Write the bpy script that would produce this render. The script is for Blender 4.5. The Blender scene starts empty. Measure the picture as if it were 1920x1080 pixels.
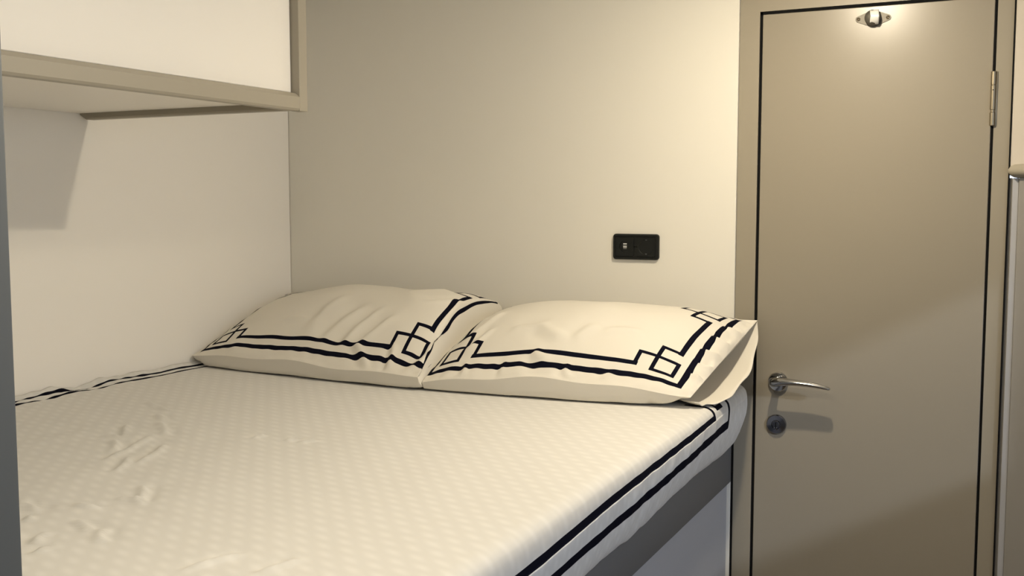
import bpy, bmesh, math, random
import numpy as np
from mathutils import Vector, Matrix, noise

sc = bpy.context.scene
COL = sc.collection
PI = math.pi

# ------------------------------------------------------------------ materials
def mat(name, col, rough=0.5, metal=0.0, spec=0.5, bump=None, var=0.0, emit=None, sheen=0.0):
    m = bpy.data.materials.new(name); m.use_nodes = True
    nt = m.node_tree; b = nt.nodes['Principled BSDF']
    b.inputs['Base Color'].default_value = (*col, 1)
    b.inputs['Roughness'].default_value = rough
    b.inputs['Metallic'].default_value = metal
    b.inputs['Specular IOR Level'].default_value = spec
    if sheen: b.inputs['Sheen Weight'].default_value = sheen
    tc = nt.nodes.new('ShaderNodeTexCoord')
    if var:
        n = nt.nodes.new('ShaderNodeTexNoise'); n.inputs['Scale'].default_value = 3.0
        n.inputs['Detail'].default_value = 5
        r = nt.nodes.new('ShaderNodeMix'); r.data_type = 'RGBA'
        r.inputs['A'].default_value = (*[c * (1 - var) for c in col], 1)
        r.inputs['B'].default_value = (*[min(1, c * (1 + var)) for c in col], 1)
        nt.links.new(tc.outputs['Object'], n.inputs['Vector'])
        nt.links.new(n.outputs['Fac'], r.inputs['Factor'])
        nt.links.new(r.outputs['Result'], b.inputs['Base Color'])
    if bump:
        n = nt.nodes.new('ShaderNodeTexNoise'); n.inputs['Scale'].default_value = bump[0]
        n.inputs['Detail'].default_value = 3
        k = nt.nodes.new('ShaderNodeBump'); k.inputs['Strength'].default_value = bump[1]
        k.inputs['Distance'].default_value = bump[2]
        nt.links.new(tc.outputs['Object'], n.inputs['Vector'])
        nt.links.new(n.outputs['Fac'], k.inputs['Height'])
        nt.links.new(k.outputs['Normal'], b.inputs['Normal'])
    if emit:
        b.inputs['Emission Color'].default_value = (*emit[0], 1)
        b.inputs['Emission Strength'].default_value = emit[1]
    return m

M = {}
M['wall'] = mat('cream_wall_panel', (.90, .865, .80), .55, var=.01, spec=.3)
M['wallback'] = mat('greige_wall_panel', (.78, .75, .665), .5, var=.01, spec=.3)
M['cab'] = mat('cream_lacquer', (.89, .855, .79), .45, spec=.35)
M['taupe'] = mat('taupe_laminate', (.30, .267, .208), .28, spec=.4, bump=(900, .08, .0004))
M['taupe_frame'] = mat('taupe_lacquer', (.315, .28, .215), .4, spec=.4)
M['trim'] = mat('beige_trim', (.37, .335, .265), .42, spec=.4)
M['grey'] = mat('grey_laminate', (.118, .127, .13), .5, spec=.3)
M['greyrail'] = mat('dark_grey_rail', (.13, .13, .13), .5, spec=.3)
M['panel'] = mat('pale_grey_panel', (.36, .36, .37), .5, spec=.3)
M['beige'] = mat('beige_side_panel', (.30, .28, .245), .5, spec=.3)
M['side'] = mat('warm_cream_side_panel', (.60, .54, .45), .5, spec=.3)
M['strip'] = mat('daylit_edge_tone', (.42, .42, .43), .5, spec=.3)  # paler, cooler than the panel: the daylight patch is painted into this colour
M['black'] = mat('black_rubber_seal', (.006, .006, .006), .8, spec=.1)
M['chrome'] = mat('polished_chrome', (.50, .50, .50), .07, 1.0)
M['chromedk'] = mat('dark_chrome', (.26, .27, .31), .16, 1.0)
M['steel'] = mat('brushed_steel', (.23, .22, .20), .30, 1.0)
M['dull'] = mat('dull_steel', (.13, .12, .10), .45, .4, spec=.3)
M['nylon'] = mat('white_nylon', (.86, .85, .80), .35)
M['nickel'] = mat('satin_nickel', (.36, .31, .225), .38, 1.0)
M['plastic'] = mat('black_plastic', (.008, .009, .008), .45, spec=.3)
M['plasticdk'] = mat('black_plastic_well', (.004, .004, .004), .5, spec=.3)
M['usbw'] = mat('white_usb_tongue', (.75, .75, .72), .4)
M['usbg'] = mat('grey_usb_tongue', (.30, .30, .28), .4)
M['brass'] = mat('earth_clip_metal', (.5, .5, .48), .3, 1.0)
M['pcase'] = mat('white_cotton_pillowcase', (.73, .69, .605), .85, spec=.15, bump=(260, .12, .001), sheen=.1)
M['navy'] = mat('navy_border_stripe', (.0035, .004, .010), .85, spec=.06)
M['floor'] = mat('brown_floor', (.17, .13, .095), .5, var=.2)
M['aisle'] = mat('grey_aisle_panel', (.30, .30, .31), .5)
M['ceil'] = mat('white_ceiling', (.84, .82, .78), .7)
M['lamp'] = mat('lamp_glass', (.9, .85, .75), .4, emit=((1, .8, .52), 6))

# woven sheet: small satin diamonds plus cross threads
def sheet_material():
    m = mat('white_damask_sheet', (.80, .77, .70), .8, spec=.18, sheen=.1)
    nt = m.node_tree; b = nt.nodes['Principled BSDF']; L = nt.links
    tc = nt.nodes.new('ShaderNodeTexCoord')
    mp = nt.nodes.new('ShaderNodeMapping'); mp.inputs['Rotation'].default_value = (0, 0, .10)
    L.new(tc.outputs['Object'], mp.inputs['Vector'])
    nz = nt.nodes.new('ShaderNodeTexNoise'); nz.inputs['Scale'].default_value = 9; nz.inputs['Detail'].default_value = 4
    L.new(tc.outputs['Object'], nz.inputs['Vector'])
    w1 = nt.nodes.new('ShaderNodeTexWave'); w1.wave_type = 'BANDS'; w1.bands_direction = 'Y'
    w1.inputs['Scale'].default_value = 13; w1.inputs['Distortion'].default_value = 1.6; w1.inputs['Detail'].default_value = 2; w1.inputs['Detail Scale'].default_value = .6
    w2 = nt.nodes.new('ShaderNodeTexWave'); w2.wave_type = 'BANDS'; w2.bands_direction = 'DIAGONAL'
    w2.inputs['Scale'].default_value = 17; w2.inputs['Distortion'].default_value = .8; w2.inputs['Detail'].default_value = 2; w2.inputs['Detail Scale'].default_value = .6
    L.new(mp.outputs[0], w1.inputs['Vector']); L.new(mp.outputs[0], w2.inputs['Vector'])
    mu = nt.nodes.new('ShaderNodeMath'); mu.operation = 'MULTIPLY'
    L.new(w1.outputs['Fac'], mu.inputs[0]); L.new(w2.outputs['Fac'], mu.inputs[1])
    ad = nt.nodes.new('ShaderNodeMath'); ad.operation = 'MULTIPLY_ADD'; ad.inputs[1].default_value = 2.1
    L.new(nz.outputs['Fac'], ad.inputs[0]); L.new(mu.outputs[0], ad.inputs[2])
    bp = nt.nodes.new('ShaderNodeBump'); bp.inputs['Strength'].default_value = .075; bp.inputs['Distance'].default_value = .003
    L.new(ad.outputs[0], bp.inputs['Height']); L.new(bp.outputs['Normal'], b.inputs['Normal'])
    mx = nt.nodes.new('ShaderNodeMix'); mx.data_type = 'RGBA'
    mx.inputs['A'].default_value = (.655, .64, .60, 1); mx.inputs['B'].default_value = (.71, .695, .655, 1)
    L.new(mu.outputs[0], mx.inputs['Factor']); L.new(mx.outputs['Result'], b.inputs['Base Color'])
    return m
M['sheet'] = sheet_material()

# ------------------------------------------------------------------ mesh helpers
class MB:
    def __init__(s): s.bm = bmesh.new()
    def box(s, x0, x1, y0, y1, z0, z1, bev=0.0, seg=2):
        t = bmesh.new()
        bmesh.ops.create_cube(t, size=1)
        for v in t.verts:
            v.co = Vector((x0 + (v.co.x + .5) * (x1 - x0), y0 + (v.co.y + .5) * (y1 - y0), z0 + (v.co.z + .5) * (z1 - z0)))
        if bev:
            bmesh.ops.bevel(t, geom=list(t.edges), offset=bev, segments=seg, profile=.5, affect='EDGES')
        s.merge(t); return s
    def merge(s, t):
        me = bpy.data.meshes.new('tmp'); t.to_mesh(me); t.free()
        s.bm.from_mesh(me); bpy.data.meshes.remove(me)
    def lathe(s, prof, c, axis='y', n=40, close=True):
        """prof: list of (radius, distance along the axis, towards -y for 'y')"""
        rings = []
        for r, d in prof:
            ring = []
            for i in range(n):
                a = 2 * PI * i / n
                p = (c[0] + r * math.cos(a), c[1] - d, c[2] + r * math.sin(a)) if axis == 'y' else (c[0] + r * math.cos(a), c[1] + r * math.sin(a), c[2] + d)
                ring.append(s.bm.verts.new(p))
            rings.append(ring)
        for a, b in zip(rings, rings[1:]):
            for i in range(n):
                s.bm.faces.new((a[i], a[(i + 1) % n], b[(i + 1) % n], b[i]))
        if close:
            s.bm.faces.new(rings[0]); s.bm.faces.new(rings[-1])
        return s
    def loft(s, secs, cap=True):
        """secs: list of rings of points"""
        R = [[s.bm.verts.new(p) for p in ring] for ring in secs]
        n = len(R[0])
        for a, b in zip(R, R[1:]):
            for i in range(n):
                s.bm.faces.new((a[i], a[(i + 1) % n], b[(i + 1) % n], b[i]))
        if cap: s.bm.faces.new(R[0]); s.bm.faces.new(R[-1])
        return s
    def prism(s, pts, y0, y1):
        """outline (x, z) extruded from y0 to y1"""
        a = [s.bm.verts.new((x, y0, z)) for x, z in pts]; b = [s.bm.verts.new((x, y1, z)) for x, z in pts]
        n = len(pts)
        for i in range(n): s.bm.faces.new((a[i], a[(i + 1) % n], b[(i + 1) % n], b[i]))
        s.bm.faces.new(a); s.bm.faces.new(b); return s
    def build(s, name, m, parent=None, smooth=True, angle=35):
        bmesh.ops.recalc_face_normals(s.bm, faces=list(s.bm.faces))
        me = bpy.data.meshes.new(name); s.bm.to_mesh(me); s.bm.free()
        return link(name, me, m, parent, smooth, angle)

def link(name, me, m, parent=None, smooth=True, angle=35):
    o = bpy.data.objects.new(name, me); COL.objects.link(o)
    for x in (m if isinstance(m, (list, tuple)) else [m]): me.materials.append(x)
    if smooth:
        me.polygons.foreach_set('use_smooth', [True] * len(me.polygons))
        if angle: me.set_sharp_from_angle(angle=math.radians(angle))
    if parent is not None:
        o.parent = parent
        o.matrix_parent_inverse = Matrix.Translation(-parent.location)
    return o

def tag(o, label, cat, group=None, kind=None):
    o['label'] = label; o['category'] = cat
    if group: o['group'] = group
    if kind: o['kind'] = kind
    return o
def empty(name, loc): 
    o = bpy.data.objects.new(name, None); COL.objects.link(o); o.location = loc; o.empty_display_size = .05
    return o
def box(name, m, x0, x1, y0, y1, z0, z1, bev=0, parent=None, seg=2):
    return MB().box(x0, x1, y0, y1, z0, z1, bev, seg).build(name, m, parent)

XL, YB, ZB, ZC = -1.879, 2.40, .932, 1.905      # left wall, back wall, bed top, ceiling

# ------------------------------------------------------------------ setting
def S(o, label, cat): return tag(o, label, cat, kind='structure')
S(box('floor', M['floor'], -1.98, .86, -1.1, 2.52, -.05, 0), 'brown cabin floor beside the bed and in front of the door', 'floor')
S(box('ceiling', M['ceil'], -1.98, .86, -1.1, 2.52, ZC, ZC + .05), 'flat off-white ceiling over the cabin', 'ceiling')
S(box('wall_left', M['wall'], XL - .1, XL, -1.0, 2.398, 0, ZC), 'cream wall along the long side of the bed under the overhead cabinet', 'wall')
S(box('wall_back', M['wallback'], XL - .1, -.598, YB, YB + .1, 0, ZC, .001, seg=1), 'greige wall panel behind the pillows carrying the black socket', 'wall')
S(box('wall_rear', M['aisle'], -1.98, .86, -1.1, -1.0, 0, ZC), 'grey wall opposite the door, behind the viewer', 'wall')
S(box('wall_foot', M['grey'], XL + .001, -.612, .36, .482, 0, ZC, .002), 'dark grey partition end standing at the foot of the bed', 'wall')
# right wall with a long window opening
mb = MB()
WX0, WX1, WY0, WY1, WZ0, WZ1 = .75, .85, -.55, 1.79, 1.19, 1.66
mb.box(WX0, WX1, -1.0, WY0, 0, ZC); mb.box(WX0, WX1, WY1, YB + .1, 0, ZC)
mb.box(WX0, WX1, WY0, WY1, 0, WZ0); mb.box(WX0, WX1, WY0, WY1, WZ1, ZC)
S(mb.build('wall_right', M['aisle']), 'grey wall facing the bed across the aisle, with the long window', 'wall')

# ------------------------------------------------------------------ door frame, door
mb = MB()
mb.prism([(-.597, 0), (-.597, ZC - .001), (-.0315, ZC - .001), (-.0315, 0), (-.0625, 0), (-.0625, 1.7755), (-.552, 1.7755), (-.552, 0)], YB + .006, YB + .09)
fr = mb.build('trim_1', M['taupe_frame'])
S(fr, 'taupe door frame with stiles either side of the cabin door', 'door frame')
mb = MB()
mb.box(-.5515, -.5460, YB + .0095, YB + .06, 0, 1.7745); mb.box(-.0675, -.063, YB + .0095, YB + .06, 0, 1.7745)
mb.box(-.5515, -.063, YB + .0095, YB + .06, 1.769, 1.775)
s_ = mb.build('seal', M['black'], fr); s_['label'] = 'black seal in the gap round the door'
s_ = box('joint_strip', M['black'], -.5982, -.5945, YB - .0005, YB + .0075, 0, .80, 0, fr); s_['label'] = 'black joint between bed base and door frame'
s_ = box('edge_gasket', M['black'], -.0313, -.0288, YB - .001, YB + .06, 0, ZC - .001, 0, fr); s_['label'] = 'black joint between door frame and side panel'

DX0, DX1, DY = -.5455, -.068, YB + .007
door = empty('door_1', (-.307, DY, 0))
S(door, 'taupe laminate cabin door with chrome lever handle, right of the bed', 'door')
box('door_leaf', M['taupe'], DX0, DX1, DY, DY + .035, .02, 1.7685, .0012, door, 1)

# lever handle
hx, hz = -.4935, .934
h = MB()
h.lathe([(.0005, .0), (.0225, .0), (.0225, .006), (.0205, .0085), (.013, .0095), (.0005, .0095)], (hx, DY, hz), n=48, close=False)
rose = h.build('handle_rose', M['chrome'], door); rose['label'] = 'round chrome rose behind the lever'
sp = [  # centre x, y, z, half height, half depth of each section along the lever
    (-.4945, DY - .004, .935, 0.0128, .0095), (-.4950, DY - .020, .936, 0.0111, .0082), (-.4960, DY - .036, .9375, 0.0105, .0085),
    (-.4955, DY - .047, .9395, 0.0105, .0095), (-.4890, DY - .054, .9418, 0.0100, .0095), (-.4790, DY - .057, .9434, 0.0092, .0098),
    (-.4640, DY - .0575, .9442, 0.0081, .0102), (-.4450, DY - .057, .9440, 0.0070, .0102), (-.4240, DY - .056, .9428, 0.0061, .0100),
    (-.4030, DY - .055, .9404, 0.0053, .0097), (-.3850, DY - .054, .9376, 0.0045, .0092), (-.3730, DY - .0535, .9352, 0.0036, .0080),
    (-.3690, DY - .0532, .9343, 0.0016, .0040)]
def tube_sections(sp, n=20):
    P = [Vector(s[:3]) for s in sp]; out = []
    for i, s in enumerate(sp):
        t = (P[min(i + 1, len(P) - 1)] - P[max(i - 1, 0)]).normalized()
        up = Vector((0, 0, 1)); up = (up - t * up.dot(t)).normalized(); side = t.cross(up)
        out.append([P[i] + up * s[3] * math.sin(2 * PI * k / n) + side * s[4] * math.cos(2 * PI * k / n) for k in range(n)])
    return out
def spline(pts, m=5):
    """Catmull-Rom through the rows of pts"""
    P = np.array(pts, float); P = np.vstack([2 * P[0] - P[1], P, 2 * P[-1] - P[-2]]); out = []
    for i in range(1, len(P) - 2):
        for k in range(m):
            t = k / m
            out.append(.5 * (2 * P[i] + (P[i + 1] - P[i - 1]) * t + (2 * P[i - 1] - 5 * P[i] + 4 * P[i + 1] - P[i + 2]) * t * t + (3 * P[i] - P[i - 1] - 3 * P[i + 1] + P[i + 2]) * t ** 3))
    out.append(P[-2]); return np.array(out)
h = MB(); h.loft(tube_sections([tuple(r) for r in spline(sp, 4)]))
lv = h.build('door_handle', M['chrome'], door, angle=60); lv['label'] = 'slim curved chrome lever'
rose.parent = lv; rose.matrix_parent_inverse = Matrix()

# lock escutcheon
lx, lz = -.4955, .8345
h = MB(); h.lathe([(.0005, 0), (.0225, 0), (.0225, .005), (.0205, .0075), (.0105, .0085), (.0098, .006), (.0005, .006)], (lx, DY, lz), n=48, close=False)
esc = h.build('lock_escutcheon', M['chromedk'], door); esc['label'] = 'round dark chrome lock rose below the lever'
h = MB(); h.lathe([(.0085, .004), (.0085, .0105), (.0075, .0115), (.0005, .0115)], (lx, DY, lz + .001), n=32, close=False)
h.box(lx - .0045, lx + .0045, DY - .0125, DY - .004, lz - .0115, lz - .005, .001)
h.build('lock_cylinder', M['chromedk'], esc)
h = MB(); h.box(lx - .0009, lx + .0009, DY - .0132, DY - .011, lz - .0085, lz + .0055)
h.build('keyway', M['black'], esc)

# hinge
hg = MB()
HXc, HYc = -.0655, DY - .004
for z0, z1 in ((1.505, 1.5325), (1.5375, 1.5875), (1.589, 1.6165)):
    hg.lathe([(.0045, 0), (.0055, .0008), (.0055, z1 - z0 - .0008), (.0045, z1 - z0)], (HXc, HYc, z0), axis='z', n=24)
hg.lathe([(.0042, 0), (.0042, .108)], (HXc, HYc, 1.507), axis='z', n=20)
hin = hg.build('hinge', M['nickel'], door); hin['label'] = 'satin nickel barrel hinge'
box('hinge_leaf', M['nickel'], -.0655, -.0575, DY - .0035, DY + .0, 1.504, 1.6165, .0008, hin)
h = MB(); h.lathe([(.0012, 0), (.0012, .0015)], (HXc, HYc - .0048, 1.578), n=12)
h.build('grub_screw', M['black'], hin)

# hold-open catch near the top of the door
cx, cz = -.3075, 1.7425
def diamond(R, r, d, dz=0.0, n=14):
    a0 = math.acos((R - r) / d); pts = []
    for c0, c1, cxx, rr in ((-a0, a0, d, r), (a0, PI - a0, 0, R), (PI - a0, PI + a0, -d, r), (PI + a0, 2 * PI - a0, 0, R)):
        for i in range(n + 1):
            a = c0 + (c1 - c0) * i / n
            pts.append((cx + cxx + rr * math.cos(a), cz + dz + rr * math.sin(a)))
    return pts
h = MB(); h.prism(diamond(.0175, .0062, .0305), DY - .0024, DY)
cat = h.build('door_catch', M['dull'], door, angle=30); cat['label'] = 'diamond-shaped steel catch with two screws'
h = MB(); h.lathe([(.0165, .002), (.0162, .016), (.0148, .021), (.0115, .0245), (.0070, .0265), (.0005, .0270)], (cx, DY, cz), n=40, close=False)
h.build('catch_dome', M['dull'], cat, angle=60)
tongue = []
for k in range(9):
    a = -1.05 + 2.1 * k / 8; R_ = .0172
    tongue.append([(cx + .004 + dx + .003 * (1 - abs(a)), DY - .004 - R_ * math.cos(a) * 1.55 - dy, cz + .0005 + R_ * math.sin(a)) for dx, dy in ((-.0088, 0), (-.008, .0012), (.008, .0012), (.0088, 0), (.0088, -.006), (-.0088, -.006))])
h = MB(); h.loft(tongue)
t_ = h.build('catch_roller', M['nylon'], cat, angle=50); t_['label'] = 'white nylon roller in the middle of the catch'
for sx in (-1, 1):
    h = MB(); h.lathe([(.0042, .0018), (.0040, .0032), (.0025, .0040), (.0018, .0034), (.0004, .003)], (cx + sx * .0305, DY, cz), n=20, close=False)
    h.build('screw', M['nickel'], cat)

# panel and moulding right of the door
p2 = box('trim_2', M['side'], -.0285, .75, YB + .0005, YB + .09, 1.42, ZC - .001, .0012, None, 1)
S(p2, 'cream upper side panel right of the door frame, above the moulding', 'panel')
p3 = MB(); p3.box(-.0285, -.0225, YB + .007, YB + .09, 0, 1.3965, .0008, 1); p3.box(-.0105, .75, YB - .004, YB + .09, 0, 1.3965, .001, 1)
p3o = p3.build('trim_3', M['beige'])
es = box('daylit_edge', M['strip'], -.0225, -.0105, YB + .0005, YB + .09, 0, 1.3962, .001, p3o, 1); es['label'] = 'panel edge strip with the daylight patch put into its colour'
S(p3o, 'pale lower side panel with a stepped edge right of the door frame', 'panel')
prof = [(-.012, .0), (-.020, .0015), (-.028, .006), (-.0325, .012), (-.0325, .018), (-.029, .024), (-.022, .028), (-.012, .029)]
h = MB()
ring = []
for (x, z) in prof: ring.append((x, z))
# moulding: rounded nose in section, returned along the front
n1 = [h.bm.verts.new((x, YB + .004, 1.396 + z)) for x, z in ring]
n2 = [h.bm.verts.new((x + .004, YB + (x + .012) * 1.1, 1.396 + z)) for x, z in ring]
n3 = [h.bm.verts.new((.748, YB + (x + .012) * 1.1, 1.396 + z)) for x, z in ring]
for A, B in ((n1, n2), (n2, n3)):
    for i in range(len(ring) - 1): h.bm.faces.new((A[i], A[i + 1], B[i + 1], B[i]))
S(h.build('trim_4', M['trim'], angle=70), 'rounded beige moulding between the two side panels right of the door', 'moulding')

# window trim in the right wall (daylight comes in here)
wf = MB()
for a in ((WY0 - .03, WY0, WZ0 - .03, WZ1 + .03), (WY1, WY1 + .03, WZ0 - .03, WZ1 + .03), (WY0, WY1, WZ0 - .03, WZ0), (WY0, WY1, WZ1, WZ1 + .03)):
    wf.box(WX0 - .012, WX0, a[0], a[1], a[2], a[3], .002, 1)
S(wf.build('window_1', M['trim']), 'beige frame of the long window across the aisle from the bed', 'window')

# ------------------------------------------------------------------ overhead cabinet
CY1, CXF, CZ = 1.693, -1.278, 1.525
cab = empty('overhead_cabinet', (XL, 1.1, CZ))
tag(cab, 'cream overhead cabinet with beige frame hanging on the wall above the bed', 'cabinet')
box('cabinet_body', M['cab'], XL + .001, CXF - .021, .484, CY1 - .024, CZ + .0165, ZC - .001, .0005, cab, 1)
fm = MB()
# bottom rail: chamfered section, lofted along y
sec = [(CXF - .022, CZ), (CXF - .003, CZ), (CXF, CZ + .004), (CXF, CZ + .026), (CXF - .009, CZ + .034), (CXF - .022, CZ + .034)]
fm.loft([[(x, .484, z) for x, z in sec], [(x, CY1 - .0245, z) for x, z in sec]])
fm.box(CXF - .0215, CXF + .0003, CY1 - .025, CY1, CZ - .0003, ZC - .001, .0008, 1)
ff = fm.build('front_frame', M['trim'], cab); ff['label'] = 'beige frame round the cabinet front'
cd = box('cabinet_door', M['cab'], CXF - .0205, CXF - .0185, .486, CY1 - .028, CZ + .036, ZC - .002, .0008, cab, 1)
cd['label'] = 'plain cream lift-up door'
st = MB()
secb = [(CY1 - .024, CZ + .0165), (CY1 - .024, CZ + .006), (CY1 - .021, CZ + .0025), (CY1 - .002, CZ + .0025), (CY1, CZ + .005), (CY1, CZ + .0165)]
xs = [XL + .0015, XL + .004, XL + .010, XL + .018, CXF - .022]
secs = []
for x in xs:
    k = min(1, (x - XL) / .018) ** .5
    secs.append([(x, y, CZ + .0165 - (CZ + .0165 - z) * max(k, .25)) for y, z in secb])
st.loft(secs)
st.build('end_batten', M['taupe_frame'], cab)['label'] = 'dark batten under the cabinet end'
box('end_panel', M['cab'], XL + .001, CXF - .0215, CY1 - .0235, CY1 - .0005, CZ + .017, ZC - .001, .0005, cab, 1)

# ------------------------------------------------------------------ bed
bed = empty('bed', (-1.24, 1.44, 0))
tag(bed, 'built-in double bed with grey base under the white sheet', 'bed')
box('base_panel', M['panel'], XL + .002, -.606, .486, 2.394, .0, .686, .0015, bed, 1)
box('base_rail', M['greyrail'], XL + .002, -.597, .486, 2.396, .688, .785, .003, bed)['label'] = 'dark grey side rail under the mattress'

# ------------------------------------------------------------------ sheet over the mattress
CREASES = [(-1.63, 1.595, -1.514, 1.543), (-1.502, 1.508, -1.445, 1.459), (-1.448, 1.457, -1.369, 1.372), (-1.453, 1.323, -1.424, 1.321), (-1.416, 1.301, -1.34, 1.24), (-1.312, 1.204, -1.384, 1.357), (-1.253, 1.206, -1.313, 1.32), (-1.254, 1.154, -1.292, 1.228), (-1.435, 1.34, -1.483, 1.412), (-1.13, 1.055, -1.076, 1.04), (-1.153, 1.109, -1.093, 1.052), (-1.102, 0.943, -1.04, 0.93), (-1.044, 0.937, -0.995, 0.903), (-1.153, 1.003, -1.118, 1.0), (-1.238, 0.981, -1.181, 0.95), (-1.153, 0.918, -1.158, 0.934), (-1.033, 0.839, -1.04, 0.858), (-0.832, 0.868, -0.821, 0.943), (-0.752, 0.9, -0.752, 0.955), (-1.148, 1.448, -1.126, 1.45), (-1.116, 1.448, -1.091, 1.452), (-1.205, 1.42, -1.195, 1.449), (-1.066, 0.861, -1.09, 0.898)]

def merge_lines(base, extra, tol):
    """uniform lines plus exact pattern lines, uniform ones dropped where they crowd a pattern line"""
    ex = sorted(extra)
    return np.array(sorted([b for b in base if all(abs(b - e) > tol for e in ex)] + ex))
def vnoise(X, Y, f, seed):
    """cheap smooth noise from random plane waves, about -1..1"""
    r = random.Random(seed); out = np.zeros_like(X)
    for i in range(9):
        a = r.uniform(0, 2 * PI); k = f * r.uniform(.5, 1.5) * 2 * PI
        out += np.sin(k * (math.cos(a) * X + math.sin(a) * Y) + r.uniform(0, 6.28))
    return out / 4.5

def grid_faces(nu, nv, off=0):
    i = np.arange(nu - 1)[:, None]; j = np.arange(nv - 1)[None, :]
    a = (i * nv + j).ravel() + off
    return np.stack([a, a + nv, a + nv + 1, a + 1], 1)

def sheet():
    # cross profile (x, z) from the left wall over the top and down the right side
    pr = np.array([(XL + .003, .944), (XL + .010, .938), (XL + .028, .934), (XL + .06, ZB), (-1.2, ZB), (-.75, ZB), (-.66, .9322), (-.610, .9324), (-.568, .9318), (-.5545, .928),
                   (-.5475, .920), (-.5450, .907), (-.5450, .890), (-.5475, .868), (-.554, .843), (-.563, .815), (-.572, .792), (-.581, .777), (-.5885, .7675)])
    d = np.r_[0, np.cumsum(np.hypot(*np.diff(pr, axis=0).T))]; tot = d[-1]
    at = lambda z: float(np.interp(-z, -pr[10:18, 1], d[10:18]))                # cloth length where the side passes height z
    sU0, sU1, sL0, sL1 = at(.8945) - .0075, at(.8945) + .0075, at(.846) - .0098, at(.846) + .0098   # the two navy stripes
    kU, kL = .006, .007
    wl = [.012, .022, .034, .043]                                             # stripes along the wall edge
    base = np.r_[np.arange(0, .08, .004), np.arange(.08, d[7], .0058), np.arange(d[7], tot, .0045), [tot]]
    s = merge_lines(base, wl + [sU0, sU1, sL0, sL1, sU0 - .02, sU1 + .0, sU0 - .036, sU0 - .03, sU0 - .006, sU0 - .012, d[7]], .0016)
    yU, yL = 2.045, 2.160
    base = np.r_[np.arange(.486, 2.30, .0062), np.arange(2.30, 2.375, .004), [2.375]]
    t = merge_lines(base, [yU, yU + .013, yL, yL + .013, 2.078, 2.089, 2.114, 2.125], .002)
    sx = np.interp(s, d, pr[:, 0]); sz = np.interp(s, d, pr[:, 1])
    # smooth profile corners
    for _ in range(2):
        k = (s > .01) & (s < tot - .01)
        sx2 = np.interp(s - .004, s, sx) * .25 + sx * .5 + np.interp(s + .004, s, sx) * .25
        sz2 = np.interp(s - .004, s, sz) * .25 + sz * .5 + np.interp(s + .004, s, sz) * .25
        sx = np.where(k, sx2, sx); sz = np.where(k, sz2, sz)
    SS, Y = np.meshgrid(s, t, indexing='ij')
    # the border hangs askew: it climbs towards the head of the bed
    SE = SS.copy()
    for k, y in enumerate(t):
        cu, cl = at(np.interp(y, [1.15, 1.46, 2.05], [.882, .8955, .910])), at(np.interp(y, [1.23, 1.50, 2.17], [.837, .8455, .879]))
        SE[:, k] = np.interp(s, [0, d[7], .5 * (sU0 + sU1), .5 * (sL0 + sL1), tot - .03, tot], [0, d[7], cu, cl, tot - .03, tot])
    X = np.interp(SE, s, sx); Z = np.interp(SE, s, sz)
    # soft vertical corner at the head end, hem rising slightly towards it
    r = .055; q = np.clip((Y - (2.375 - r)) / r, 0, 1)
    side = np.clip((X + .75) / .18, 0, 1)
    X = X - side * r * (1 - np.sqrt(1 - q * q * .96))
    hem = np.clip((SS - d[14]) / (tot - d[14]), 0, 1)
    Z = Z + hem * (.018 * np.clip((Y - 1.3) / 1.0, 0, 1) + .004 * vnoise(Y, Y * 0, 3, 5))
    # puckers down the side
    sd = np.clip((SS - d[9]) / .06, 0, 1)
    amp = .0013 * (.5 + .5 * vnoise(Y, SS, 1.2, 8)) + .0005
    X = X + sd * amp * vnoise(Y + .35 * SS, SS * .35, 17, 21)
    X = X + sd * .002 * vnoise(Y, SS, 2.2, 3)
    # slack folds gathered under the lower stripe
    for (yc, w) in ((2.02, .05), (1.98, .03), (1.90, .035), (1.78, .04), (1.66, .03), (1.55, .04), (2.12, .035)):
        dd = (Y - yc) - .45 * (SS - sL1)
        X = X + np.clip((SS - sL1) / .02, 0, 1) * .0028 * np.exp(-(dd / (w * .33)) ** 2) * np.clip((tot - .03 - SS) / .05, 0, 1)
    # creases lying across the top
    top = np.clip((d[8] - SS) / .08, 0, 1) * np.clip(SS / .08, 0, 1) * (.25 + .75 * np.clip((2.0 - Y) / .15, 0, 1))
    H = np.zeros_like(X)
    for k, (x0, y0, x1, y1) in enumerate(CREASES):
        L2 = (x1 - x0) ** 2 + (y1 - y0) ** 2; L = math.sqrt(L2)
        u = ((X - x0) * (x1 - x0) + (Y - y0) * (y1 - y0)) / L2
        w = ((X - x0) * -(y1 - y0) + (Y - y0) * (x1 - x0)) / L + .006 * np.sin(u * 3 + k)
        H += .0052 * np.exp(-(w / .0062) ** 2) * np.exp(-np.clip(np.abs(u - .5) - .3, 0, None) ** 2 / .03) - .0024 * np.exp(-((w - .013) / .008) ** 2) * np.exp(-np.clip(np.abs(u - .5) - .3, 0, None) ** 2 / .03)
    left = np.clip((-.95 - X) / .5, 0, 1) * np.clip((1.65 - Y) / .4, 0, 1)
    H += .0032 * left * np.clip(vnoise(X, Y, 6.5, 77) - .15, 0, 1) + .0010 * left * vnoise(X, Y, 14, 31)
    H += .0006 * vnoise(X * .5, Y, 14, 11) + .0009 * vnoise(X, Y, 4, 12)
    Z = Z + top * H
    # rucked edge along the left wall
    e = np.exp(-(SS / .045) ** 2)
    ruck = .5 + .5 * np.tanh((1.80 - Y) * 9)
    Z = Z + e * (.0052 * vnoise(Y, SS * 2, 6, 2) + .003 * vnoise(Y, SS * 4, 19, 4)) * (.25 + .75 * ruck)
    Z = Z + np.exp(-((SS - .028) / .008) ** 2) * (.006 * np.clip(vnoise(Y, SS, 5, 15), 0, 1)) * ruck
    Z = np.where(SS < d[8], np.maximum(Z, .918), Z)
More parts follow.
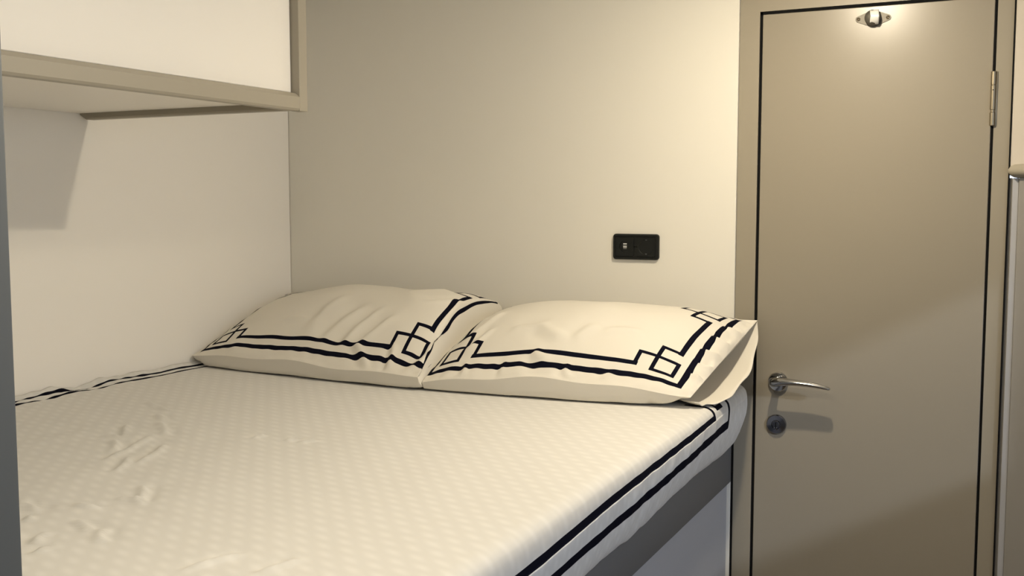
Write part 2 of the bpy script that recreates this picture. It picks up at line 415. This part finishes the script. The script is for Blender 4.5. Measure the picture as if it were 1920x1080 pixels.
    V = np.stack([X, Y, Z], -1).reshape(-1, 3)
    F = grid_faces(len(s), len(t))
    sc_, tc_ = .5 * (s[1:] + s[:-1]), .5 * (t[1:] + t[:-1])
    SC, TC = np.meshgrid(sc_, tc_, indexing='ij')
    def rect(a, b, c, e_): return (SC > a) & (SC < b) & (TC > c) & (TC < e_)
    nv = rect(sU0, sU1, 0, yU + .013) | rect(sL0, sL1, 0, yL + .013)
    nv |= rect(d[7], sU1, yU, yU + .013) | rect(d[7], sL1, yL, yL + .013)
    nv |= rect(sU0 - .036, sU0 - .006, 2.078, 2.125) & ~rect(sU0 - .030, sU0 - .02, 2.089, 2.114)
    nv |= rect(wl[0], wl[1], 0, 3) | rect(wl[2], wl[3], 0, 3)
    me = bpy.data.meshes.new('bed_sheet'); me.from_pydata(V.tolist(), [], F.tolist())
    me.polygons.foreach_set('material_index', nv.ravel().astype(int).tolist())
    o = link('bed_sheet', me, [M['sheet'], M['navy']], None, True, 0)
    sol = o.modifiers.new('thickness', 'SOLIDIFY'); sol.thickness = .0010; sol.offset = -1
    return o
sh = sheet()
tag(sh, 'white damask sheet with a navy double stripe covering the mattress', 'sheet')

h = MB()
tip = spline([(-.590, 2.352, .832, .010, .004), (-.584, 2.364, .829, .0085, .004), (-.579, 2.373, .824, .0065, .0035), (-.5765, 2.378, .817, .0045, .003), (-.5775, 2.380, .811, .0015, .001)], 4)
h.loft([[(p[0] + p[4] * math.cos(a), p[1] + .5 * p[4] * math.cos(a), p[2] + p[3] * math.sin(a)) for a in [2 * PI * k / 14 for k in range(14)]] for p in tip])
tp = h.build('corner_tie', M['sheet'], sh, angle=80); tp['label'] = 'loose tip of the sheet corner'

# ------------------------------------------------------------------ pillows
def key_rects(Lx, Ly, ins):
    """flat border pattern: outer frame, inner line stepping into a small interlaced square at every corner"""
    wo, i, wi, wk = .0145, .034, .0125, .0095
    e, B, A = .0265, .075, .114
    R = []
    def seg(x0, y0, x1, y1, w): R.append((min(x0, x1) - w / 2, max(x0, x1) + w / 2, min(y0, y1) - w / 2, max(y0, y1) + w / 2))
    x0, x1, y0, y1 = ins[0], Lx - ins[1], ins[2], Ly - ins[3]
    seg(x0, y0, x1, y0, wo); seg(x0, y1, x1, y1, wo); seg(x0, y0, x0, y1, wo); seg(x1, y0, x1, y1, wo)
    seg(x0 + A, y0 + i, x1 - A, y0 + i, wi); seg(x0 + A, y1 - i, x1 - A, y1 - i, wi)
    seg(x0 + i, y0 + A, x0 + i, y1 - A, wi); seg(x1 - i, y0 + A, x1 - i, y1 - A, wi)
    for cx_, sx in ((x0, 1), (x1, -1)):
        for cy_, sy in ((y0, 1), (y1, -1)):
            P = [(A, i), (A, B), (e, B), (e, e), (B, e), (B, A), (i, A)]
            for (a, b), (c, d_) in zip(P, P[1:]):
                seg(cx_ + sx * a, cy_ + sy * b, cx_ + sx * c, cy_ + sy * d_, wk)
    return R

def pillow_surface(P, U, Vv):
    """point grids of the top and bottom skins for parameters U, Vv in 0..1"""
    c00, c10, c01, c11 = [np.array(c) for c in P['corners']]
    u, v = U[..., None], Vv[..., None]
    base = (1 - u) * (1 - v) * c00 + u * (1 - v) * c10 + (1 - u) * v * c01 + u * v * c11
    # seam bows in between the corners
    bow = P['bow']
    base[..., 1] += bow[0] * 4 * U * (1 - U) * (1 - Vv) - bow[1] * 4 * U * (1 - U) * Vv
    base[..., 0] += bow[2] * 4 * Vv * (1 - Vv) * (1 - U) - bow[3] * 4 * Vv * (1 - Vv) * U
    base[..., 2] += P['arch'] * np.sin(PI * U) * (1 - Vv) ** 2 + P.get('wave', 0) * np.sin(2 * PI * U + P.get('ph', 0)) * (1 - Vv) ** 3 * np.sin(PI * U)
    def prof(w, lo, plo, hi, phi):
        w = np.clip(w, 0, 1)
        l = np.clip(1 - (np.abs(np.minimum(w, .5) * 2 - 1)) ** lo, 0, 1) ** plo
        r = np.clip(1 - (np.abs(np.maximum(w, .5) * 2 - 1)) ** hi, 0, 1) ** phi
        return np.where(w < .5, l, r)
    base[..., 2] += .0035 * vnoise(U * .65, Vv * 0, 5, 61) * (1 - Vv) ** 2
    T = P['top'] * prof(U, *P['pu']) * prof(Vv, *P['pv'])
    Bt = P['bot'] * prof(U, 3, .5, *P.get('bu', (3, .5))) * prof(Vv, 4, .48, 2.2, .48)
    return base, T, Bt

def make_pillow(name, label, P, creases, seed):
    n = 241
    w = np.linspace(0, 1, n)
    # arc length of the skin decides where the pattern falls
    bu, Tu, _ = pillow_surface(P, w, np.full(n, .5)); bu = bu + Tu[:, None] * np.array([0, 0, 1.])
    bv, Tv, _ = pillow_surface(P, np.full(n, .5), w); bv = bv + Tv[:, None] * np.array([0, 0, 1.])
    lu = np.r_[0, np.cumsum(np.linalg.norm(np.diff(bu, axis=0), axis=1))]; lv_ = np.r_[0, np.cumsum(np.linalg.norm(np.diff(bv, axis=0), axis=1))]
    Lx, Ly = lu[-1], lv_[-1]
    ins = list(P['ins'])
    if P['ustripe'][0]: ins[0] = float(np.interp(P['ustripe'][0], w, lu))
    if P['ustripe'][1]: ins[1] = Lx - float(np.interp(P['ustripe'][1], w, lu))
    R = key_rects(Lx, Ly, ins)
    su = merge_lines(np.linspace(0, Lx, 150), sorted({round(q, 6) for r in R for q in r[:2]}), .0016)
    sv = merge_lines(np.linspace(0, Ly, 120), sorted({round(q, 6) for r in R for q in r[2:]}), .0016)
    uu, vv = np.interp(su, lu, w), np.interp(sv, lv_, w)
    U, V_ = np.meshgrid(uu, vv, indexing='ij'); SU, SV = np.meshgrid(su, sv, indexing='ij')
    base, T, Bt = pillow_surface(P, U, V_)
    edge = np.minimum(np.minimum(SU, Lx - SU), np.minimum(SV, Ly - SV))
    pin = np.clip(edge / .012, 0, 1)
    # gathers at the seam, soft dents, listed creases
    ends = np.minimum(SU, Lx - SU); fb = np.minimum(SV, Ly - SV)
    gat = np.exp(-(fb / .045) ** 2) * vnoise(SU, SV * .22, 20, seed) + np.exp(-(ends / .045) ** 2) * vnoise(SU * .22, SV, 20, seed + 5)
    Hn = .0022 * gat + P.get('crumple', 0) * np.exp(-((Lx - SU) / .04) ** 2) * vnoise(SU, SV, 24, seed + 3) + .0045 * vnoise(SU, SV, 2.6, seed + 1) + .0017 * vnoise(SU, SV, 9, seed + 2) + .0008 * vnoise(SU, SV, 17, seed + 4) * np.clip(vnoise(SU, SV, 3, seed + 6), 0, 1)
    for (x0, y0, x1, y1, hh, ww) in creases:
        hh *= 1.55; ww *= 1.1
        x0, x1, y0, y1 = x0 * Lx, x1 * Lx, y0 * Ly, y1 * Ly
        L = math.hypot(x1 - x0, y1 - y0)
        p = ((SU - x0) * (x1 - x0) + (SV - y0) * (y1 - y0)) / L ** 2
        q = ((SU - x0) * -(y1 - y0) + (SV - y0) * (x1 - x0)) / L + .010 * np.sin(2.6 * p + 9 * x0)
        env = np.exp(-np.clip(np.abs(p - .5) - .25, 0, None) ** 2 / .03)
        Hn += hh * np.exp(-(q / ww) ** 2) * env - .6 * hh * np.exp(-((q - 1.8 * ww) / (1.3 * ww)) ** 2) * env
    top = base.copy(); top[..., 2] += T + pin * Hn
    bot = base.copy(); bot[..., 2] -= Bt + pin * 1.0 * np.abs(.0075 * np.exp(-(edge / .06) ** 2) * vnoise(SU, SV * .3, 9, seed + 7))
    flo = ZB + .0048 + .0015 * vnoise(SU, SV, 5, seed + 9)
    k = .006; bot[..., 2] = np.maximum(bot[..., 2], flo)
    bot[..., 2] = np.minimum(bot[..., 2], top[..., 2])
    nu, nv = len(su), len(sv)
    bd = np.zeros((nu, nv), bool); bd[0] = bd[-1] = True; bd[:, 0] = bd[:, -1] = True
    bot[bd] = base[bd]; top[bd] = base[bd]
    if 'xmin' in P:
        top[..., 0] = np.maximum(top[..., 0], P['xmin']); bot[..., 0] = np.maximum(bot[..., 0], P['xmin'])
    for g in (top, bot):      # the two pillows press against each other along a leaning plane
        pl_ = -1.176 - .16 * (g[..., 2] - .95)
        g[..., 0] = np.minimum(g[..., 0], pl_ - .0012) if P['side'] < 0 else np.maximum(g[..., 0], pl_ + .0012)
    for g in (top, bot): g[..., 1] = np.minimum(g[..., 1], YB - .003)
    A = np.vstack([top.reshape(-1, 3), bot.reshape(-1, 3)])
    F1 = grid_faces(nu, nv); F2 = grid_faces(nu, nv, nu * nv)[:, ::-1]
    cu, cv = .5 * (su[1:] + su[:-1]), .5 * (sv[1:] + sv[:-1])
    CU, CV = np.meshgrid(cu, cv, indexing='ij'); navy = np.zeros_like(CU, bool)
    for r in R: navy |= (CU > r[0]) & (CU < r[1]) & (CV > r[2]) & (CV < r[3])
    me = bpy.data.meshes.new('pillowcase'); me.from_pydata(A.tolist(), [], np.vstack([F1, F2]).tolist())
    me.polygons.foreach_set('material_index', np.r_[navy.ravel().astype(int), np.zeros(len(F2), int)].tolist())
    bm = bmesh.new(); bm.from_mesh(me)
    ly = bm.faces.layers.int.new('skin')
    for q, fc in enumerate(bm.faces): fc[ly] = 0 if q < len(F1) else 1
    bmesh.ops.remove_doubles(bm, verts=list(bm.verts), dist=1e-6)
    bmesh.ops.recalc_face_normals(bm, faces=list(bm.faces))
    for ed in bm.edges: ed.smooth = not (len(ed.link_faces) == 2 and ed.link_faces[0][ly] != ed.link_faces[1][ly])
    bm.faces.layers.int.remove(ly); bm.to_mesh(me); bm.free()
    c = np.mean(np.array(P['corners']), axis=0)
    root = empty(name, (c[0], c[1], ZB))
    tag(root, label, 'pillow', 'bordered pillows at the head of the bed')
    pc = link('pillowcase', me, [M['pcase'], M['navy']], root, True, 0)
    return root

PL = dict(corners=[(-1.868, 1.985, .962), (-1.150, 1.938, .968), (-1.870, 2.385, 1.088), (-1.165, 2.388, 1.074)], bow=(-.004, .0, .0, .0), arch=.004, wave=.004,
          top=.098, bot=.110, pu=(1.7, .62, 7, .55), pv=(1.95, 1.0, 1.7, .72), xmin=XL + .002, ins=(.022, .0, .038, .035), ustripe=(None, .962), side=-1)
PR = dict(corners=[(-1.192, 1.950, .950), (-.585, 2.008, .960), (-1.172, 2.385, 1.068), (-.537, 2.376, 1.077)], bow=(-.012, .0, -.004, .0), arch=.022, wave=.0,
          top=.094, bot=.115, pu=(3.2, .62, 2.2, .72), pv=(1.95, 1.0, 1.7, .72), ins=(.0, .046, .036, .035), ustripe=(.030, None), side=1, crumple=.0035, bu=(2.0, .95))
crL = [(.52, .12, .60, .42, .004, .012), (.60, .10, .66, .40, .004, .010), (.66, .10, .72, .34, .004, .010), (.74, .02, .62, .14, .004, .008), (.80, .02, .76, .16, .005, .008),
       (.86, .03, .90, .20, .005, .010), (.90, .2, .95, .45, .006, .012), (.30, .30, .42, .26, .003, .010), (.80, .45, .88, .62, .004, .012), (.70, .55, .80, .72, .003, .014), (.44, .2, .50, .5, .003, .014)]
crR = [(.30, .34, .42, .30, .003, .012), (.62, .30, .74, .38, .003, .012), (.34, .02, .37, .10, .002, .007), (.70, .02, .72, .09, .002, .007), (.12, .30, .22, .52, .005, .014), (.16, .2, .24, .34, .004, .010), (.52, .24, .40, .36, .004, .012), (.50, .10, .44, .17, .005, .010), (.56, .22, .60, .36, .003, .012), (.20, .02, .22, .10, .003, .007), (.60, .02, .56, .10, .003, .007),
       (.95, .30, .99, .38, .004, .008), (.93, .40, .99, .50, .005, .009), (.93, .55, .99, .62, .005, .009), (.94, .70, .99, .78, .005, .010), (.94, .2, .99, .24, .004, .007)]
make_pillow('pillow', 'white pillow with navy key border in the corner against the left wall', PL, crL, 3)
pr_root = make_pillow('pillow', 'white pillow with navy key border nearest the door, its open hem drooping', PR, crR, 40)

# open hem hanging at the door end of the right pillow
lipB = spline([(-.578, 2.018, .946), (-.566, 2.035, .9385), (-.550, 2.080, .9365), (-.534, 2.150, .943), (-.526, 2.230, .970), (-.524, 2.290, .996), (-.530, 2.340, 1.030), (-.536, 2.374, 1.074)], 8)
deep = spline([(-.600, 2.030, .945), (-.640, 2.070, .943), (-.660, 2.120, .943), (-.660, 2.180, .946), (-.650, 2.240, .957), (-.630, 2.290, .978), (-.590, 2.340, 1.020), (-.545, 2.374, 1.070)], 8)
n = len(lipB); m_ = 14; G = np.zeros((n, m_, 3))
for j in range(m_):
    r = j / (m_ - 1)
    G[:, j] = deep * (1 - r) + lipB * r
    G[:, j, 2] -= .006 * math.sin(PI * r) * np.sin(PI * np.linspace(0, 1, n))
tt = np.linspace(0, 1, n)
G[:, -1, 2] += .0015 * np.sin(tt * 40); G[:, :, 0] += .0025 * np.sin(tt * 23)[:, None] * np.linspace(0, 1, m_)[None, :]
me = bpy.data.meshes.new('open_hem'); me.from_pydata(G.reshape(-1, 3).tolist(), [], grid_faces(n, m_).tolist())
hm = link('open_hem', me, M['pcase'], pr_root, True, 0); hm['label'] = 'loose open hem of the pillowcase'
so = hm.modifiers.new('thickness', 'SOLIDIFY'); so.thickness = .0016; so.offset = 0

# ------------------------------------------------------------------ double socket
px0, px1, pz0, pz1 = -.8965, -.7805, 1.2075, 1.2695
sk = empty('wall_socket', (-.8385, YB, 1.2385))
tag(sk, 'black double socket plate with charger ports on the wall above the pillows', 'socket')
def rrect(x0, x1, z0, z1, r, n=6):
    pts = []
    for cx_, cz_, a0 in ((x1 - r, z1 - r, 0), (x0 + r, z1 - r, PI / 2), (x0 + r, z0 + r, PI), (x1 - r, z0 + r, 1.5 * PI)):
        for i in range(n + 1):
            a = a0 + PI / 2 * i / n; pts.append((cx_ + r * math.cos(a), cz_ + r * math.sin(a)))
    return pts
fm = MB()
def ring(r_in, y): return [(x, y, z) for x, z in rrect(px0 + r_in, px1 - r_in, pz0 + r_in, pz1 - r_in, max(.0075 - r_in, .002))]
fm.loft([ring(0, YB - .0003), ring(0, YB - .0065), ring(.0012, YB - .0085), ring(.0055, YB - .0090), ring(.0062, YB - .0076), ring(.03, YB - .0076)], cap=False)
fm.build('frame', M['plastic'], sk, angle=40)
def module(cx_, name, r, depth):
    cz_ = 1.2385; half = .0235; f = MB(); n = 48; A = []; B = []; C_ = []; D_ = []
    yf = YB - .0098; half_z = .0240
    for i in range(n):
        a = 2 * PI * (i + .5) / n; c_, s_ = math.cos(a), math.sin(a); k = 1 / max(abs(c_), abs(s_))
        A.append((cx_ + half * k * c_, YB - .004, cz_ + half_z * k * s_)); B.append((cx_ + (half - .0012) * k * c_, yf, cz_ + (half_z - .0012) * k * s_))
        C_.append((cx_ + r * c_, yf, cz_ + r * s_)); D_.append((cx_ + (r - .0006) * c_, yf + depth, cz_ + (r - .0006) * s_))
    f.loft([A, B, C_, D_], cap=False)
    f.bm.verts.ensure_lookup_table(); f.bm.faces.new([f.bm.verts[i] for i in range(3 * n, 4 * n)])
    return f.build(name, M['plastic'], sk, angle=30)
um = module(-.8655, 'charger_module', .0135, .0045)
dp = MB()
dp.lathe([(.0128, 0), (.0128, .0012), (.0115, .0018), (.0005, .0018)], (-.8655, YB - .0055, 1.2385), n=40, close=False)
o = dp.build('port_disc', M['plasticdk'], um)
for z, w_, hh, mk in ((1.2454, .0047, .0011, 'usbw'), (1.2418, .0050, .0009, 'usbg'), (1.2380, .0046, .0014, 'usbw'), (1.2340, .0046, .0008, 'usbg')):
    o = box('charging_port', M[mk], -.8655 - w_, -.8655 + w_, YB - .0080, YB - .0068, z - hh, z + hh, .0003, um, 1)
sm = module(-.8115, 'mains_module', .0185, .0005)
w_ = MB(); w_.lathe([(.0186, .0002), (.0175, -.002), (.0172, -.0078), (.0005, -.0078)], (-.8115, YB - .0094, 1.2385), n=48, close=False)
# the well is sunk through the plate into the panel in front of the wall face
for v in w_.bm.verts: v.co.y = min(v.co.y, YB - .0012)
o = w_.build('socket_well', M['plasticdk'], sm)
for dx in (-.0095, .0095):
    h = MB(); h.lathe([(.0028, 0), (.0028, .0014), (.002, .0014), (.0016, .0006)], (-.8115 + dx, YB - .0012, 1.2385), n=16)
    o = h.build('pin_hole', M['black'], sm)
for dz in (-.0168, .0168):
    o = box('earth_clip', M['brass'], -.8115 - .0022, -.8115 + .0022, YB - .0095, YB - .002, 1.2385 + dz - .0008, 1.2385 + dz + .0008, .0003, sm, 1)

# ------------------------------------------------------------------ lights
def area(name, loc, size, power, col, rot=(0, 0, 0), shape='DISK', sy=None, spread=PI):
    l = bpy.data.lights.new(name, 'AREA'); l.shape = shape; l.size = size; l.energy = power; l.color = col; l.spread = spread
    if sy: l.size_y = sy
    o = bpy.data.objects.new(name, l); COL.objects.link(o); o.location = loc; o.rotation_euler = rot
    return o
WARM = (1, .87, .66)
area('downlight_near_door', (-.364, 1.805, ZC - .016), .04, 5.5, WARM)
bl = bpy.data.lights.new('downlight_bulb', 'POINT'); bl.energy = 8.0; bl.color = WARM; bl.shadow_soft_size = .018
bo = bpy.data.objects.new('downlight_bulb', bl); COL.objects.link(bo); bo.location = (-.364, 1.805, ZC - .024)
area('downlight_over_bed', (-.49, .64, ZC - .014), .16, 6.2, WARM)
def downlight(x, y, label):
    r = empty('ceiling_downlight', (x, y, ZC)); tag(r, label, 'ceiling light', 'recessed ceiling downlights')
    h = MB(); h.lathe([(.040, .0), (.040, -.004), (.036, -.007), (.029, -.006), (.029, -.0005)], (x, y, ZC - .0003), axis='z', n=40, close=False); h.build('ring', M['chrome'], r)
    h = MB(); h.lathe([(.0286, -.002), (.0005, -.002)], (x, y, ZC), axis='z', n=40, close=False); h.build('lens', M['lamp'], r)
downlight(-.364, 1.805, 'round recessed downlight in the ceiling in front of the door')
downlight(-.49, .64, 'round recessed downlight in the ceiling towards the foot of the bed')
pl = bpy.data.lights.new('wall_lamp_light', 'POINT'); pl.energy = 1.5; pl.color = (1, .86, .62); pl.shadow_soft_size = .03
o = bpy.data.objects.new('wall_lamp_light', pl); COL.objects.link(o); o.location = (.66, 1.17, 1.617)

sun = bpy.data.lights.new('daylight', 'SUN'); sun.energy = .9; sun.color = (.74, .83, 1.0); sun.angle = math.radians(2.2)
so_ = bpy.data.objects.new('daylight', sun); COL.objects.link(so_); so_.location = (3, -1, 3)
dirv = Vector((-1, .8, -.54)); so_.rotation_euler = dirv.to_track_quat('-Z', 'Y').to_euler()

w = bpy.data.worlds.new('world'); sc.world = w; w.use_nodes = True
w.node_tree.nodes['Background'].inputs[0].default_value = (.68, .80, 1.0, 1)
w.node_tree.nodes['Background'].inputs[1].default_value = 2.1

# ------------------------------------------------------------------ camera
f = 1955.0; th = math.atan(164 / f); ps = math.atan(960 / f * math.cos(th))
cam = bpy.data.cameras.new('camera'); co = bpy.data.objects.new('camera', cam); COL.objects.link(co)
co.location = (0, 0, 1.35); co.rotation_euler = (PI / 2 - th, 0, ps)
cam.sensor_width = 36; cam.lens = f / 1920 * 36; cam.clip_start = .02
sc.camera = co
sc.view_settings.view_transform = 'Standard'; sc.view_settings.look = 'None'
sc.view_settings.exposure = 0.19; sc.view_settings.gamma = 1.0; sc.view_settings.use_curve_mapping = False
